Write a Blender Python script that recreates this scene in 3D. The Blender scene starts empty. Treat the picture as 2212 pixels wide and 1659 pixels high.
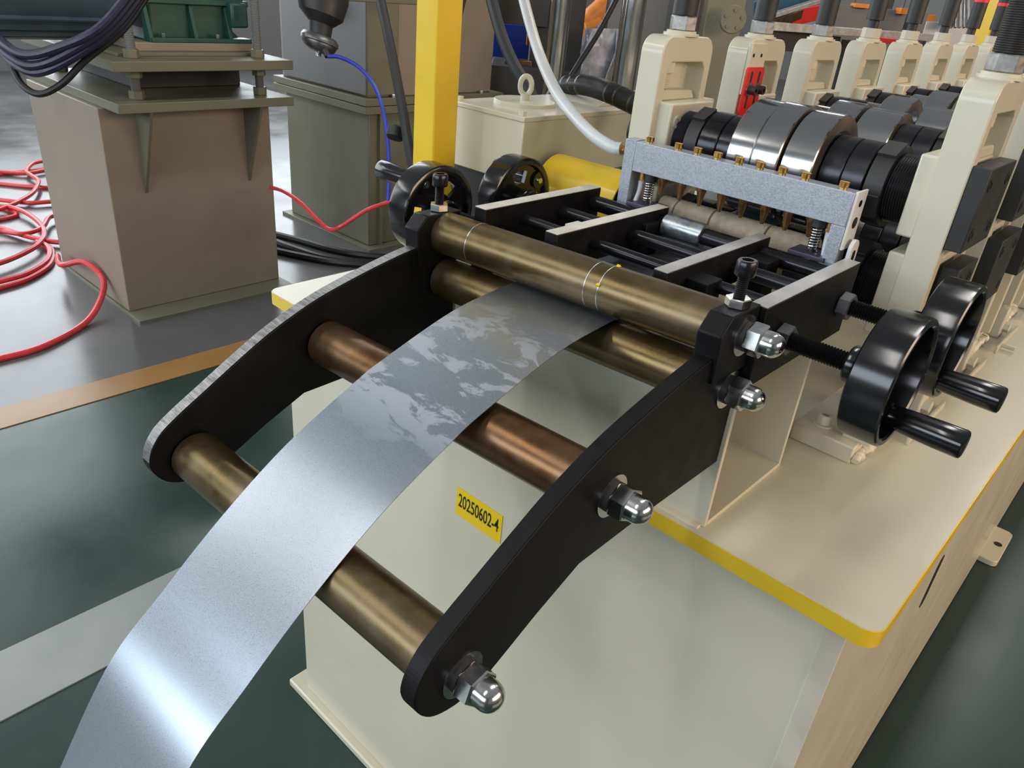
import bpy, bmesh, math, random
from mathutils import Vector, Matrix
random.seed(7)
sc = bpy.context.scene
C = sc.collection

# ------------------------------------------------------------------ camera
W, H, F = 2212, 1659, 1637.25
RIGHT = Vector((0.72678983, 0.68125816, 0.08754348))
DOWN = Vector((0.37892293, -0.29137646, -0.8783605))
FWD = Vector((-0.57288215, 0.67155571, -0.46991379))
CAM = Vector((0, 0, 1.5))
cd = bpy.data.cameras.new('camera')
cd.sensor_fit = 'HORIZONTAL'; cd.sensor_width = 36; cd.lens = F / W * 36
cd.clip_start = .02; cd.clip_end = 100
cam = bpy.data.objects.new('camera', cd); C.objects.link(cam)
m = Matrix((RIGHT, -DOWN, -FWD)).transposed().to_4x4(); m.translation = CAM
cam.matrix_world = m
sc.camera = cam

# ------------------------------------------------------------------ world, lights, exposure
w = bpy.data.worlds.new('world'); sc.world = w; w.use_nodes = True
bg = w.node_tree.nodes['Background']
bg.inputs[0].default_value = (.80, .86, .90, 1); bg.inputs[1].default_value = .30
vs = sc.view_settings
vs.view_transform = 'Standard'; vs.look = 'None'; vs.exposure = 0; vs.gamma = 1; vs.use_curve_mapping = False
sc.cycles.use_denoising = True

def area(name, loc, target, sx, sy, power, col):
    l = bpy.data.lights.new(name, 'AREA'); l.shape = 'RECTANGLE'; l.size = sx; l.size_y = sy
    l.energy = power; l.color = col
    o = bpy.data.objects.new(name, l); C.objects.link(o); o.location = loc
    o.rotation_euler = (Vector(target) - Vector(loc)).to_track_quat('-Z', 'Y').to_euler()
    return o
# long rows of hall lamps hanging under the roof, and daylight from the tall side windows
LAMPS = [(x, y, 6.2) for x, y in ((-4.6, -3.8), (-.8, -3.4), (-.4, 3.6), (-8.8, -3.4), (-8.8, 4.5), (-.4, 10.5), (-6, 14.5))]
for x, y, z in LAMPS:
    area('hall_lamp_light', (x, y, z - .07), (x, y, 0), .5, 3.4, 85, (1, .97, .92))
area('evening_window_light', (6.1, 2.5, 3.2), (0, 2.5, 2.4), 8, 2.0, 430, (1, .74, .54))
area('window_daylight', (-10.85, 1, 3.8), (-2, 1, 3.8), 14, 5.0, 1000, (.88, .95, 1))
area('window_daylight', (-3.0, -7.8, 3.3), (-3.0, 0, 3.3), 11, 2.6, 560, (.80, .90, 1))

# ------------------------------------------------------------------ pixel helpers (photo frame 2212 x 1659)
def ray(px, py):
    return RIGHT * (px - W / 2) + DOWN * (py - H / 2) + FWD * F
def oz(px, py, z):
    v = ray(px, py); return CAM + v * ((z - CAM.z) / v.z)
def ox(px, py, x):
    v = ray(px, py); return CAM + v * (x / v.x)
def oy(px, py, y):
    v = ray(px, py); return CAM + v * (y / v.y)
def at(px, py, d):
    return CAM + ray(px, py) * (d / F)

# ------------------------------------------------------------------ materials
def mat(name, col, rough=.5, metal=0., var=.05, scale=18., bump=0., bscale=400., col2=None, thr=.5, coat=0., aniso=None, spec=.5, trans=0., rvar=.08, emit=0):
    m = bpy.data.materials.new(name); m.use_nodes = True
    nt = m.node_tree; nd = nt.nodes; ln = nt.links
    b = nd['Principled BSDF']
    b.inputs['Metallic'].default_value = metal
    b.inputs['Specular IOR Level'].default_value = spec
    b.inputs['Coat Weight'].default_value = coat
    b.inputs['Coat Roughness'].default_value = .12
    b.inputs['Transmission Weight'].default_value = trans
    tc = nd.new('ShaderNodeTexCoord'); mp = nd.new('ShaderNodeMapping')
    ln.new(tc.outputs['Object'], mp.inputs['Vector'])
    if aniso: mp.inputs['Scale'].default_value = aniso
    n = nd.new('ShaderNodeTexNoise'); n.inputs['Scale'].default_value = scale
    n.inputs['Detail'].default_value = 5; n.inputs['Roughness'].default_value = .6
    ln.new(mp.outputs['Vector'], n.inputs['Vector'])
    r = nd.new('ShaderNodeValToRGB'); ln.new(n.outputs['Fac'], r.inputs['Fac'])
    c2 = col2 or tuple(min(1, c * (1 + var)) for c in col)
    c1 = col if col2 else tuple(c * (1 - var) for c in col)
    r.color_ramp.elements[0].color = (*c1, 1); r.color_ramp.elements[1].color = (*c2, 1)
    r.color_ramp.elements[0].position = thr - .18; r.color_ramp.elements[1].position = thr + .18
    ln.new(r.outputs['Color'], b.inputs['Base Color'])
    mr = nd.new('ShaderNodeMapRange'); ln.new(n.outputs['Fac'], mr.inputs['Value'])
    mr.inputs['From Min'].default_value = .3; mr.inputs['From Max'].default_value = .7
    mr.inputs['To Min'].default_value = max(.02, rough - rvar); mr.inputs['To Max'].default_value = min(1, rough + rvar)
    ln.new(mr.outputs['Result'], b.inputs['Roughness'])
    if bump:
        n2 = nd.new('ShaderNodeTexNoise'); n2.inputs['Scale'].default_value = bscale; n2.inputs['Detail'].default_value = 3
        ln.new(mp.outputs['Vector'], n2.inputs['Vector'])
        bp = nd.new('ShaderNodeBump'); bp.inputs['Strength'].default_value = bump; bp.inputs['Distance'].default_value = .001
        ln.new(n2.outputs['Fac'], bp.inputs['Height']); ln.new(bp.outputs['Normal'], b.inputs['Normal'])
    if emit:
        b.inputs['Emission Color'].default_value = (*col, 1); b.inputs['Emission Strength'].default_value = emit
    return m

MT = dict(
    cream=mat('cream_paint', (.60, .565, .435), .38, var=.03, scale=6, bump=.05, bscale=260, coat=.3),
    creamd=mat('cream_paint_worn', (.56, .51, .415), .42, var=.07, scale=25, bump=.15, bscale=300),
    yellow=mat('yellow_paint', (.74, .50, .02), .35, var=.06, scale=12, coat=.2),
    black=mat('black_oxide_steel', (.004, .004, .0045), .5, 0, spec=.18, var=.4, scale=30, bump=.12, bscale=500),
    mill=mat('sawn_black_steel_edge', (.21, .205, .20), .42, .75, var=.5, scale=320, bump=.6, bscale=420, aniso=(.12, 1, .12)),
    plastic=mat('black_gloss_plastic', (.006, .006, .007), .16, var=.3, scale=10, spec=.6, rvar=.04),
    blackp=mat('black_matt_paint', (.018, .018, .018), .5, var=.2, scale=20),
    darksteel=mat('dark_blued_steel', (.03, .03, .035), .24, .75, var=.25, scale=14),
    nutzinc=mat('grey_zinc_nut', (.34, .335, .32), .35, .7, var=.3, scale=70),
    dullnut=mat('dull_dark_nut', (.16, .16, .16), .35, .85, var=.2),
    nozzle=mat('browned_brass', (.28, .16, .06), .4, .9, var=.2, scale=90),
    block=mat('dark_violet_steel', (.075, .072, .10), .4, .5, var=.15),
    litbar=mat('ground_steel_lit', (.66, .64, .56), .4, .1, var=.12, scale=26),  # paler copy of the ground steel, reflected light put into its colour
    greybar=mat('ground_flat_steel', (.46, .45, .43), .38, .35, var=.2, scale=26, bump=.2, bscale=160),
    brass_roll=mat('yellow_passivated_tube', (.125, .086, .028), .32, .85, col2=(.20, .148, .085), scale=22, bump=.1, bscale=90),
    rust_roll=mat('brown_passivated_tube', (.135, .065, .022), .32, .85, col2=(.24, .14, .08), scale=16, bump=.12, bscale=70),
    chrome=mat('bright_zinc_nut', (.62, .62, .61), .2, 1, var=.1, scale=60),
    steel=mat('polished_roll_steel', (.42, .42, .42), .15, 1, var=.05, scale=8, aniso=(.3, 1, 1), rvar=.04),
    bronze=mat('bronzed_roll_face', (.36, .27, .20), .35, .9, var=.12, scale=20),
    brass=mat('brass', (.62, .38, .12), .28, 1, var=.12, scale=80),
    alu=mat('blasted_aluminium', (.42, .45, .50), .42, .7, var=.12, scale=500, bump=.15, bscale=900),
    felt=mat('wool_felt', (.40, .34, .25), .95, var=.2, scale=60, bump=1., bscale=500, spec=.1),
    zinc=mat('zinc_sleeve', (.42, .48, .50), .3, .9, var=.3, scale=60),
    hose=mat('milky_silicone_hose', (.60, .62, .62), .3, var=.04, trans=.1),
    conduit=mat('black_corrugated_plastic', (.012, .012, .012), .38, var=.2),
    olive=mat('olive_grey_paint', (.155, .152, .100), .45, var=.08, scale=5, bump=.05),
    brownp=mat('beige_brown_paint', (.265, .215, .165), .5, var=.06, scale=3),
    greyp=mat('grey_paint', (.15, .153, .155), .5, var=.07, scale=5),
    green=mat('green_gearbox_paint', (.012, .07, .052), .4, var=.2, scale=8),
    navy=mat('blue_motor_paint', (.06, .10, .135), .4, var=.25, scale=4),
    bluecab=mat('dark_blue_cable', (.018, .02, .05), .32, var=.2),
    rubber=mat('black_rubber_cable', (.01, .01, .01), .45, var=.2),
    redhose=mat('coral_red_hose', (.72, .05, .06), .35, var=.15, scale=30),
    bluehose=mat('blue_air_tube', (.02, .04, .42), .35, var=.15),
    red=mat('red_paint', (.62, .025, .02), .35, var=.08),
    orange=mat('orange_paint', (.72, .22, .02), .45, var=.12),
    blue=mat('blue_paint', (.02, .06, .42), .45, var=.15),
    teal=mat('teal_blue_paint', (.03, .10, .17), .45, var=.15),
    film=mat('crinkled_plastic_film', (.42, .44, .50), .25, var=.35, scale=14, bump=1., bscale=30, trans=.25),
    darkm=mat('dark_machine_paint', (.035, .034, .032), .5, var=.2, scale=6),
    white=mat('white_paint', (.72, .72, .70), .4, var=.04),
    sticker=mat('yellow_label', (.82, .58, .01), .4, var=.02),
    ink=mat('black_ink', (.01, .01, .01), .5, var=.02),
    redband=mat('red_band', (.75, .02, .05), .4, var=.05),
    wall=mat('pale_wall_panel', (.24, .245, .25), .7, var=.05, scale=.6),
    weld=mat('painted_weld_bead', (.68, .63, .49), .45, var=.06, bump=1, bscale=140),
)
def strip_mat():
    m = mat('galvanised_strip', (.36, .405, .45), .3, .9, var=.07, scale=1600, bump=.05, bscale=2200, rvar=.06)
    nt = m.node_tree; nd = nt.nodes; ln = nt.links
    b = nd['Principled BSDF']; old = b.inputs['Base Color'].links[0].from_socket
    tc = nd.new('ShaderNodeTexCoord'); mp = nd.new('ShaderNodeMapping'); mp.inputs['Scale'].default_value = (9, 22, 9)
    mp.inputs['Rotation'].default_value = (0, 0, .6)
    n = nd.new('ShaderNodeTexNoise'); n.inputs['Scale'].default_value = 1.6; n.inputs['Detail'].default_value = 9
    n.inputs['Roughness'].default_value = .68; n.inputs['Distortion'].default_value = .6
    ln.new(tc.outputs['Object'], mp.inputs['Vector']); ln.new(mp.outputs['Vector'], n.inputs['Vector'])
    # smears of dried oil film lie on one stretch of the strip only
    sep = nd.new('ShaderNodeSeparateXYZ'); ln.new(tc.outputs['Object'], sep.inputs[0])
    a = nd.new('ShaderNodeMapRange'); a.interpolation_type = 'SMOOTHSTEP'; ln.new(sep.outputs['Y'], a.inputs['Value'])
    a.inputs['From Min'].default_value = .34; a.inputs['From Max'].default_value = .42
    c = nd.new('ShaderNodeMapRange'); c.interpolation_type = 'SMOOTHSTEP'; ln.new(sep.outputs['Y'], c.inputs['Value'])
    c.inputs['From Min'].default_value = .60; c.inputs['From Max'].default_value = .50
    mu = nd.new('ShaderNodeMath'); mu.operation = 'MULTIPLY'; ln.new(a.outputs[0], mu.inputs[0]); ln.new(c.outputs[0], mu.inputs[1])
    r = nd.new('ShaderNodeValToRGB'); r.color_ramp.elements[0].position = .50; r.color_ramp.elements[1].position = .54
    ln.new(n.outputs['Fac'], r.inputs['Fac'])
    mu2 = nd.new('ShaderNodeMath'); mu2.operation = 'MULTIPLY'; ln.new(mu.outputs[0], mu2.inputs[0]); ln.new(r.outputs['Color'], mu2.inputs[1])
    mx = nd.new('ShaderNodeMix'); mx.data_type = 'RGBA'
    ln.new(mu2.outputs[0], mx.inputs['Factor']); ln.new(old, mx.inputs['A']); mx.inputs['B'].default_value = (.43, .455, .50, 1)
    ln.new(mx.outputs['Result'], b.inputs['Base Color'])
    ro = b.inputs['Roughness'].links[0].from_socket
    ma = nd.new('ShaderNodeMath'); ma.operation = 'MULTIPLY_ADD'; ma.inputs[1].default_value = .18
    ln.new(mu2.outputs[0], ma.inputs[0]); ln.new(ro, ma.inputs[2]); ln.new(ma.outputs[0], b.inputs['Roughness'])
    return m
MT['strip'] = strip_mat()
def floor_mat(name, col, col2, rough):
    m = mat(name, col, rough, 0, col2=col2, scale=1.4, bump=.08, bscale=60, rvar=.1)
    nt = m.node_tree; nd = nt.nodes; ln = nt.links
    b = nd['Principled BSDF']; old = b.inputs['Base Color'].links[0].from_socket
    tc = nd.new('ShaderNodeTexCoord')
    n = nd.new('ShaderNodeTexNoise'); n.inputs['Scale'].default_value = 26; n.inputs['Detail'].default_value = 10; n.inputs['Roughness'].default_value = .75
    ln.new(tc.outputs['Object'], n.inputs['Vector'])
    r = nd.new('ShaderNodeValToRGB'); r.color_ramp.elements[0].position = .66; r.color_ramp.elements[1].position = .74
    ln.new(n.outputs['Fac'], r.inputs['Fac'])
    mx = nd.new('ShaderNodeMix'); mx.data_type = 'RGBA'
    mt = nd.new('ShaderNodeMath'); mt.operation = 'MULTIPLY'; mt.inputs[1].default_value = .4; ln.new(r.outputs['Color'], mt.inputs[0])
    ln.new(mt.outputs[0], mx.inputs['Factor']); ln.new(old, mx.inputs['A']); mx.inputs['B'].default_value = (.22, .23, .22, 1)
    ln.new(mx.outputs['Result'], b.inputs['Base Color'])
    return m
MT['fgreen'] = floor_mat('green_floor_paint', (.014, .036, .029), (.022, .052, .043), .30)
MT['fgrey'] = floor_mat('grey_floor_paint', (.085, .087, .09), (.12, .122, .125), .24)
MT['forange'] = floor_mat('orange_floor_line', (.28, .14, .035), (.36, .21, .085), .35)
MT['fpale'] = floor_mat('pale_floor_line', (.20, .225, .215), (.30, .32, .31), .36)

# ------------------------------------------------------------------ mesh builder
class MB:
    def __init__(s): s.v = []; s.f = []
    def add(s, vs, fs):
        n = len(s.v); s.v += [Vector(v) for v in vs]; s.f += [tuple(i + n for i in f) for f in fs]; return s
    def box(s, x0, x1, y0, y1, z0, z1):
        return s.add([(x, y, z) for x in (x0, x1) for y in (y0, y1) for z in (z0, z1)],
                     [(0, 1, 3, 2), (4, 6, 7, 5), (0, 4, 5, 1), (2, 3, 7, 6), (0, 2, 6, 4), (1, 5, 7, 3)])
    def prism(s, poly, ax, a, b):
        def p(u, v, t): return {'x': (t, u, v), 'y': (u, t, v), 'z': (u, v, t)}[ax]
        n = len(poly)
        return s.add([p(u, v, a) for u, v in poly] + [p(u, v, b) for u, v in poly],
                     [tuple(range(n)), tuple(range(2 * n - 1, n - 1, -1))] + [(i, (i + 1) % n, n + (i + 1) % n, n + i) for i in range(n)])
    def lathe(s, prof, p0, d, seg=32, closed=False, ph=0.):
        p0 = Vector(p0); d = Vector(d).normalized()
        u = d.orthogonal().normalized(); vv = d.cross(u)
        if abs(d.x) > .9: u = Vector((0, 1, 0)); vv = d.cross(u)
        if abs(d.z) > .9: u = Vector((1, 0, 0)); vv = d.cross(u)
        vs = []; fs = []
        for t, r in prof:
            for k in range(seg):
                a = 2 * math.pi * k / seg + ph
                vs.append(p0 + d * t + (u * math.cos(a) + vv * math.sin(a)) * r)
        n = len(prof)
        for i in range(n if closed else n - 1):
            j = (i + 1) % n
            for k in range(seg):
                k2 = (k + 1) % seg
                fs.append((i * seg + k, i * seg + k2, j * seg + k2, j * seg + k))
        if not closed:
            fs.append(tuple(range(seg))); fs.append(tuple(range((n - 1) * seg, n * seg)))
        return s.add(vs, fs)
    def cyl(s, p0, p1, r, seg=24, ch=0.):
        p0 = Vector(p0); p1 = Vector(p1); L = (p1 - p0).length
        pr = [(0, r), (L, r)] if not ch else [(0, r - ch), (ch, r), (L - ch, r), (L, r - ch)]
        return s.lathe(pr, p0, p1 - p0, seg)
    def ring(s, p0, p1, ro, ri, seg=28):
        p0 = Vector(p0); p1 = Vector(p1); L = (p1 - p0).length
        return s.lathe([(0, ri), (0, ro), (L, ro), (L, ri)], p0, p1 - p0, seg, closed=True)
    def hexa(s, p0, p1, af, ph=0.):
        p0 = Vector(p0); p1 = Vector(p1); L = (p1 - p0).length; r = af / math.sqrt(3); c = min(af * .05, L * .3)
        return s.lathe([(0, r * .93), (c, r), (L - c, r), (L, r * .93)], p0, p1 - p0, 6, ph=ph)
    def thread(s, p0, p1, r, pitch=.0025, seg=20, dep=.0012):
        p0 = Vector(p0); p1 = Vector(p1); L = (p1 - p0).length; n = max(2, int(L / pitch)); pr = []
        for i in range(n):
            pr += [(L * i / n, r - dep), (L * (i + .5) / n, r)]
        pr.append((L, r - dep))
        return s.lathe(pr, p0, p1 - p0, seg)
    def tube(s, pts, r, seg=10, cap=True):
        pts = [Vector(p) for p in pts]; vs = []; fs = []; n = len(pts)
        t0 = (pts[1] - pts[0]).normalized(); u = t0.orthogonal().normalized()
        for i, p in enumerate(pts):
            t = (pts[min(i + 1, n - 1)] - pts[max(i - 1, 0)]).normalized()
            u = (u - t * u.dot(t)).normalized(); v = t.cross(u)
            rr = r(i / (n - 1)) if callable(r) else r
            for k in range(seg):
                a = 2 * math.pi * k / seg; vs.append(p + (u * math.cos(a) + v * math.sin(a)) * rr)
        for i in range(n - 1):
            for k in range(seg):
                k2 = (k + 1) % seg; fs.append((i * seg + k, i * seg + k2, (i + 1) * seg + k2, (i + 1) * seg + k))
        if cap: fs.append(tuple(range(seg))); fs.append(tuple(range((n - 1) * seg, n * seg)))
        return s.add(vs, fs)
    def obox(s, c, dx, dy, dz, rot):
        n = len(s.v); s.box(-dx / 2, dx / 2, -dy / 2, dy / 2, -dz / 2, dz / 2); c = Vector(c)
        for i in range(n, len(s.v)): s.v[i] = c + rot @ s.v[i]
        return s
    def build(s, name, mt, parent=None, bev=0, xf=None, smooth=35, bseg=2):
        off = Vector((0, 0, 0)); p = parent
        while p: off += p.location; p = p.parent
        vs = [(xf(v) if xf else v) - off for v in s.v]
        me = bpy.data.meshes.new(name); me.from_pydata(vs, [], s.f)
        b = bmesh.new(); b.from_mesh(me); bmesh.ops.recalc_face_normals(b, faces=b.faces); b.to_mesh(me); b.free()
        me.polygons.foreach_set('use_smooth', [True] * len(me.polygons)); me.set_sharp_from_angle(angle=math.radians(smooth))
        me.materials.append(MT[mt] if isinstance(mt, str) else mt)
        o = bpy.data.objects.new(name, me); C.objects.link(o); o.parent = parent
        if bev:
            bm = o.modifiers.new('bevel', 'BEVEL'); bm.width = bev; bm.segments = bseg; bm.limit_method = 'ANGLE'; bm.angle_limit = math.radians(40)
            bm.harden_normals = False
        return o
def crom(pts, n=10):
    P = [Vector(p) for p in pts]; P = [P[0] * 2 - P[1]] + P + [P[-1] * 2 - P[-2]]; out = []
    for i in range(1, len(P) - 2):
        a, b, c, d = P[i - 1:i + 3]
        for k in range(n):
            t = k / n
            out.append(.5 * ((2 * b) + (c - a) * t + (2 * a - 5 * b + 4 * c - d) * t * t + (3 * b - a - 3 * c + d) * t ** 3))
    out.append(P[-2]); return out
def thing(name, label, cat, loc=(0, 0, 0), group=None):
    o = bpy.data.objects.new(name, None); C.objects.link(o); o.location = loc; o.empty_display_size = .05
    o['label'] = label; o['category'] = cat
    if group: o['group'] = group
    return o
def tag(o, label, cat, group=None):
    o['label'] = label; o['category'] = cat
    if group: o['group'] = group
    return o
def struct(o): o['kind'] = 'structure'; return o
def dup(root, loc, label=None):
    r = root.copy(); C.objects.link(r); r.location = loc
    if label: r['label'] = label
    for ch in root.children:
        c = ch.copy(); C.objects.link(c); c.parent = r
        for g in ch.children:
            d = g.copy(); C.objects.link(d); d.parent = c
    return r
def rpoly(x0, x1, y0, y1, r, seg=5, corners=(1, 1, 1, 1)):
    out = []
    for i, (cx, cy, a0) in enumerate(((x1 - r, y1 - r, 0), (x0 + r, y1 - r, 90), (x0 + r, y0 + r, 180), (x1 - r, y0 + r, 270))):
        if corners[i]:
            out += [(cx + r * math.cos(math.radians(a0 + 90 * k / seg)), cy + r * math.sin(math.radians(a0 + 90 * k / seg))) for k in range(seg + 1)]
        else:
            out.append(((x1, y1), (x0, y1), (x0, y0), (x1, y0))[i])
    return out

# ------------------------------------------------------------------ the hall
fl = struct(MB().box(-11.2, 6.5, -8.2, 18, -.10, 0).build('floor', 'fgreen'))
MB().box(-11, -2.83, -8, 18, -.001, .002).build('painted_zone', 'fgrey', fl)
MB().box(-2.83, -2.685, -8, 18, -.001, .003).build('lane_line', 'forange', fl)
MB().box(-1.66, -1.457, -8, 18, -.001, .003).build('lane_line', 'fpale', fl)
wb = struct(MB().box(-11.2, 6.5, 18, 18.15, 0, 7.6).build('wall_back', 'wall'))
for i in range(17):
    MB().box(-11 + i, -10.94 + i, 17.96, 18, 0, 7.6).build('panel_rib', 'wall', wb)
wl = struct(MB().box(-11.2, -11.0, -8.2, 18.15, 0, 1.2).build('wall_left', 'wall'))
MB().box(-11.2, -11.0, -8.2, 18.15, 6.4, 7.6).build('lintel', 'wall', wl)
MB().box(-11.2, -11.0, 8.1, 18.15, 1.2, 6.4).build('wall_panel', 'wall', wl)
wf = struct(MB().box(-11.2, 6.5, -8.2, -8.0, 0, 1.9).build('wall_front', 'wall'))
MB().box(-11.2, 6.5, -8.2, -8.0, 4.7, 7.6).build('lintel', 'wall', wf)
MB().box(2.6, 6.5, -8.2, -8.0, 1.9, 4.7).build('wall_panel', 'wall', wf)
wr = struct(MB().box(6.3, 6.5, -8.2, 18.15, 0, 2.1).build('wall_right', 'wall'))
MB().box(6.3, 6.5, -8.2, 18.15, 4.3, 7.6).build('lintel', 'wall', wr)
MB().box(6.3, 6.5, 6.5, 18.15, 2.1, 4.3).build('wall_panel', 'wall', wr)
MB().box(6.3, 6.5, -8.2, -1.5, 2.1, 4.3).build('wall_panel', 'wall', wr)
for i, (x, y, z) in enumerate(LAMPS):
    t = thing('hall_lamp', 'long white linear lamp hung high under the hall roof', 'lamp', (x, y, z), 'linear lamps under the roof')
    MB().box(x - .27, x + .27, y - 1.75, y + 1.75, z, z + .08).build('housing', 'white', t)
    MB().cyl((x, y - 1.2, z + .08), (x, y - 1.2, z + 1.2), .01, 8).build('hanger_rod', 'chrome', t)
    MB().cyl((x, y + 1.2, z + .08), (x, y + 1.2, z + 1.2), .01, 8).build('hanger_rod', 'chrome', t)

# ------------------------------------------------------------------ machine base
DX0, DX1, DY0, DY1 = -1.098, -.0655, .628, 6.2
base = thing('machine_base', 'long cream steel machine stand whose deck plate has a yellow painted edge', 'machine base', (-.58, .7, 0))
MB().prism(rpoly(DX0, DX1, DY0, DY1, .018), 'z', .980, 1.0).build('deck_plate', 'cream', base)
band = MB(); po = rpoly(DX0 - .0012, DX1 + .0012, DY0 - .0012, DY1 + .0012, .019); n = len(po)
band.prism(po, 'z', .9785, .9985).build('edge_band', 'yellow', base)
MB().prism(rpoly(-1.083, -.094, .650, 6.15, .004), 'z', .02, .98).build('stand_body', 'cream', base, bev=.003)
MB().box(-.1135, -.0925, .6485, .652, .03, .979).build('corner_seam', 'creamd', base, bev=.001)
MB().box(-1.13, -.085, .632, .75, 0, .02).build('foot_plate', 'cream', base, bev=.004)
for y in (2.47, 4.6):
    MB().prism(rpoly(-.16, -.042, y, y + .22, .02), 'z', 0, .022).build('foot_plate', 'cream', base, bev=.003)
    MB().cyl((-.066, y + .11, .022), (-.066, y + .11, .0235), .012, 16).build('bolt_hole', 'ink', base)
# lifting slot in the side panel
MB().prism(rpoly(1.255, 1.290, .592, .706, .0174, 8), 'x', -.0945, -.0932).build('lifting_slot', 'ink', base)
# serial sticker on the front panel
yS = .6495
c = [oy(988, 1057, yS), oy(1087, 1108, yS), oy(1083, 1173, yS), oy(987, 1113, yS)]
xs0, xs1 = c[0].x, c[1].x; zt = (c[0].z + c[1].z) / 2; zb = (c[2].z + c[3].z) / 2
st = MB().box(xs0, xs1, yS - .0006, yS, zb, zt).build('serial_sticker', 'sticker', base); st['label'] = 'yellow sticker printed 20250602-4'
def text(body, name, mt, parent, x0, x1, zb, zt, y):
    cu = bpy.data.curves.new(name, 'FONT'); cu.body = body; cu.size = 1; cu.extrude = 0.004; cu.offset = .012
    to = bpy.data.objects.new(name, cu); C.objects.link(to); bpy.context.view_layer.update()
    me = bpy.data.meshes.new_from_object(to.evaluated_get(bpy.context.evaluated_depsgraph_get()))
    bpy.data.objects.remove(to)
    xs = [v.co.x for v in me.vertices]; ys = [v.co.y for v in me.vertices]
    off = Vector((0, 0, 0)); p = parent
    while p: off += p.location; p = p.parent
    for v in me.vertices:
        u = (v.co.x - min(xs)) / (max(xs) - min(xs)); q = (v.co.y - min(ys)) / (max(ys) - min(ys))
        v.co = Vector((x0 + u * (x1 - x0), y - (.0002 if v.co.z > 0 else 0), zb + q * (zt - zb))) - off
    me.materials.clear(); me.materials.append(MT[mt])
    o = bpy.data.objects.new(name, me); C.objects.link(o); o.parent = parent; return o
hS = zt - zb; wS = xs1 - xs0
text('20250602-4', 'printed_number', 'ink', st, xs0 + .05 * wS, xs1 - .06 * wS, zb + .34 * hS, zb + .82 * hS, yS - .0006)

# ------------------------------------------------------------------ box beam under the infeed guide
bx = thing('support_box_beam', 'hollow cream rectangular steel box with open end carrying the infeed guide', 'box beam', (-.46, .73, 1.0))
X0, X1, Y0, Y1, Z0, Z1, T = -.69, -.258, .642, .826, 1.0, 1.172, .006
MB().box(X0, X1, Y0, Y0 + T, Z0, Z1).build('front_wall', 'cream', bx, bev=.001)
MB().box(X0, X1, Y1 - T, Y1, Z0, Z1).build('rear_wall', 'cream', bx, bev=.001)
MB().box(X0, X1, Y0 + T, Y1 - T, Z1 - T, Z1).build('top_wall', 'cream', bx)
MB().box(X0, X1, Y0 + T, Y1 - T, Z0, Z0 + T).build('bottom_wall', 'cream', bx)
MB().cyl((-.30, .80, 1.148), (-.30, .80, Z1 - T), .010, 16).hexa((-.30, .80, 1.142), (-.30, .80, 1.152), .019).build('bolt', 'black', bx)
MB().box(X0, -.262, .634, Y0, 1.0, 1.003).build('weld_bead', 'weld', bx)

# ------------------------------------------------------------------ infeed guide with rollers (leans a little to its far side)
def gx(v):
    d = v.x + .2625
    return Vector((v.x, v.y + .010 * d, v.z + .028 * d))
AX = dict(front=(.2840, 1.0525), mid=(.4463, 1.1347), low=(.6214, 1.1754), top=(.6198, 1.2330))
gd = thing('infeed_guide', 'black infeed guide with two curved side plates and passivated steel rollers', 'roller guide', (-.46, .642, 1.08))
TIP = [(.365, 1.0555), (.3145, 1.029), (.295, 1.0232), (.277, 1.0225), (.258, 1.0285), (.2455, 1.0405), (.2392, 1.056), (.2415, 1.070), (.248, 1.0815), (.258, 1.0920), (.280, 1.1065), (.297, 1.1165), (.340, 1.1420),
       (.381, 1.1645), (.4311, 1.1855), (.475, 1.1985), (.5156, 1.2085), (.556, 1.2170), (.588, 1.2216)]
TIP = [(p.x, p.y) for p in crom([(a, b, 0) for a, b in TIP], 4)]
PL = [(.642, 1.083), (.515, 1.0826), (.416, 1.079)] + TIP + [(.642, 1.226)]
BL = [(.578, 1.195), (.574, 1.243), (.589, 1.2585), (.642, 1.2585), (.642, 1.195)]
RXI = -.2785; LXI = -.657
for x0, x1 in ((RXI, -.2625), (LXI - .016, LXI)):
    sp = MB().prism(PL, 'x', x0, x1).build('side_plate', 'black', gd, bev=.0012, xf=gx)
    # bright sawn rim of the plate
    rim = MB(); top = PL[28:-1]
    for (a, b), (c2, d2) in zip(top[:-1], top[1:]):
        e = .0006
        rim.add([(x, u, v + h) for x in (x0 + .0008, x1 - .0008) for u, v, h in ((a, b, e), (c2, d2, e))], [(0, 1, 3, 2)])
    rim.build('sawn_edge', 'mill' if x0 < -.5 else 'black', sp, xf=gx)
    MB().prism(BL, 'x', x0 - .004, x1 + .004).build('clamp_block', 'black', gd, bev=.0015, xf=gx)
    xm = (x0 + x1) / 2; ys = .617
    nb = MB().hexa((xm, ys, 1.2586), (xm, ys, 1.2676), .020, .3).build('lock_nut', 'chrome', gd, xf=gx, smooth=25)
    sb = MB().thread((xm, ys, 1.2676), (xm, ys, 1.288), .0055, .0018, 14, .0008).build('clamp_screw', 'black', gd, xf=gx)
    hd = MB().lathe([(0, .0085), (.001, .0092), (.0125, .0092), (.0145, .008), (.0145, .0052), (.008, .0052), (.008, 0.0001)], (xm, ys, 1.288), (0, 0, 1), 24).build('socket_head', 'darksteel', sb, xf=gx)
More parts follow.
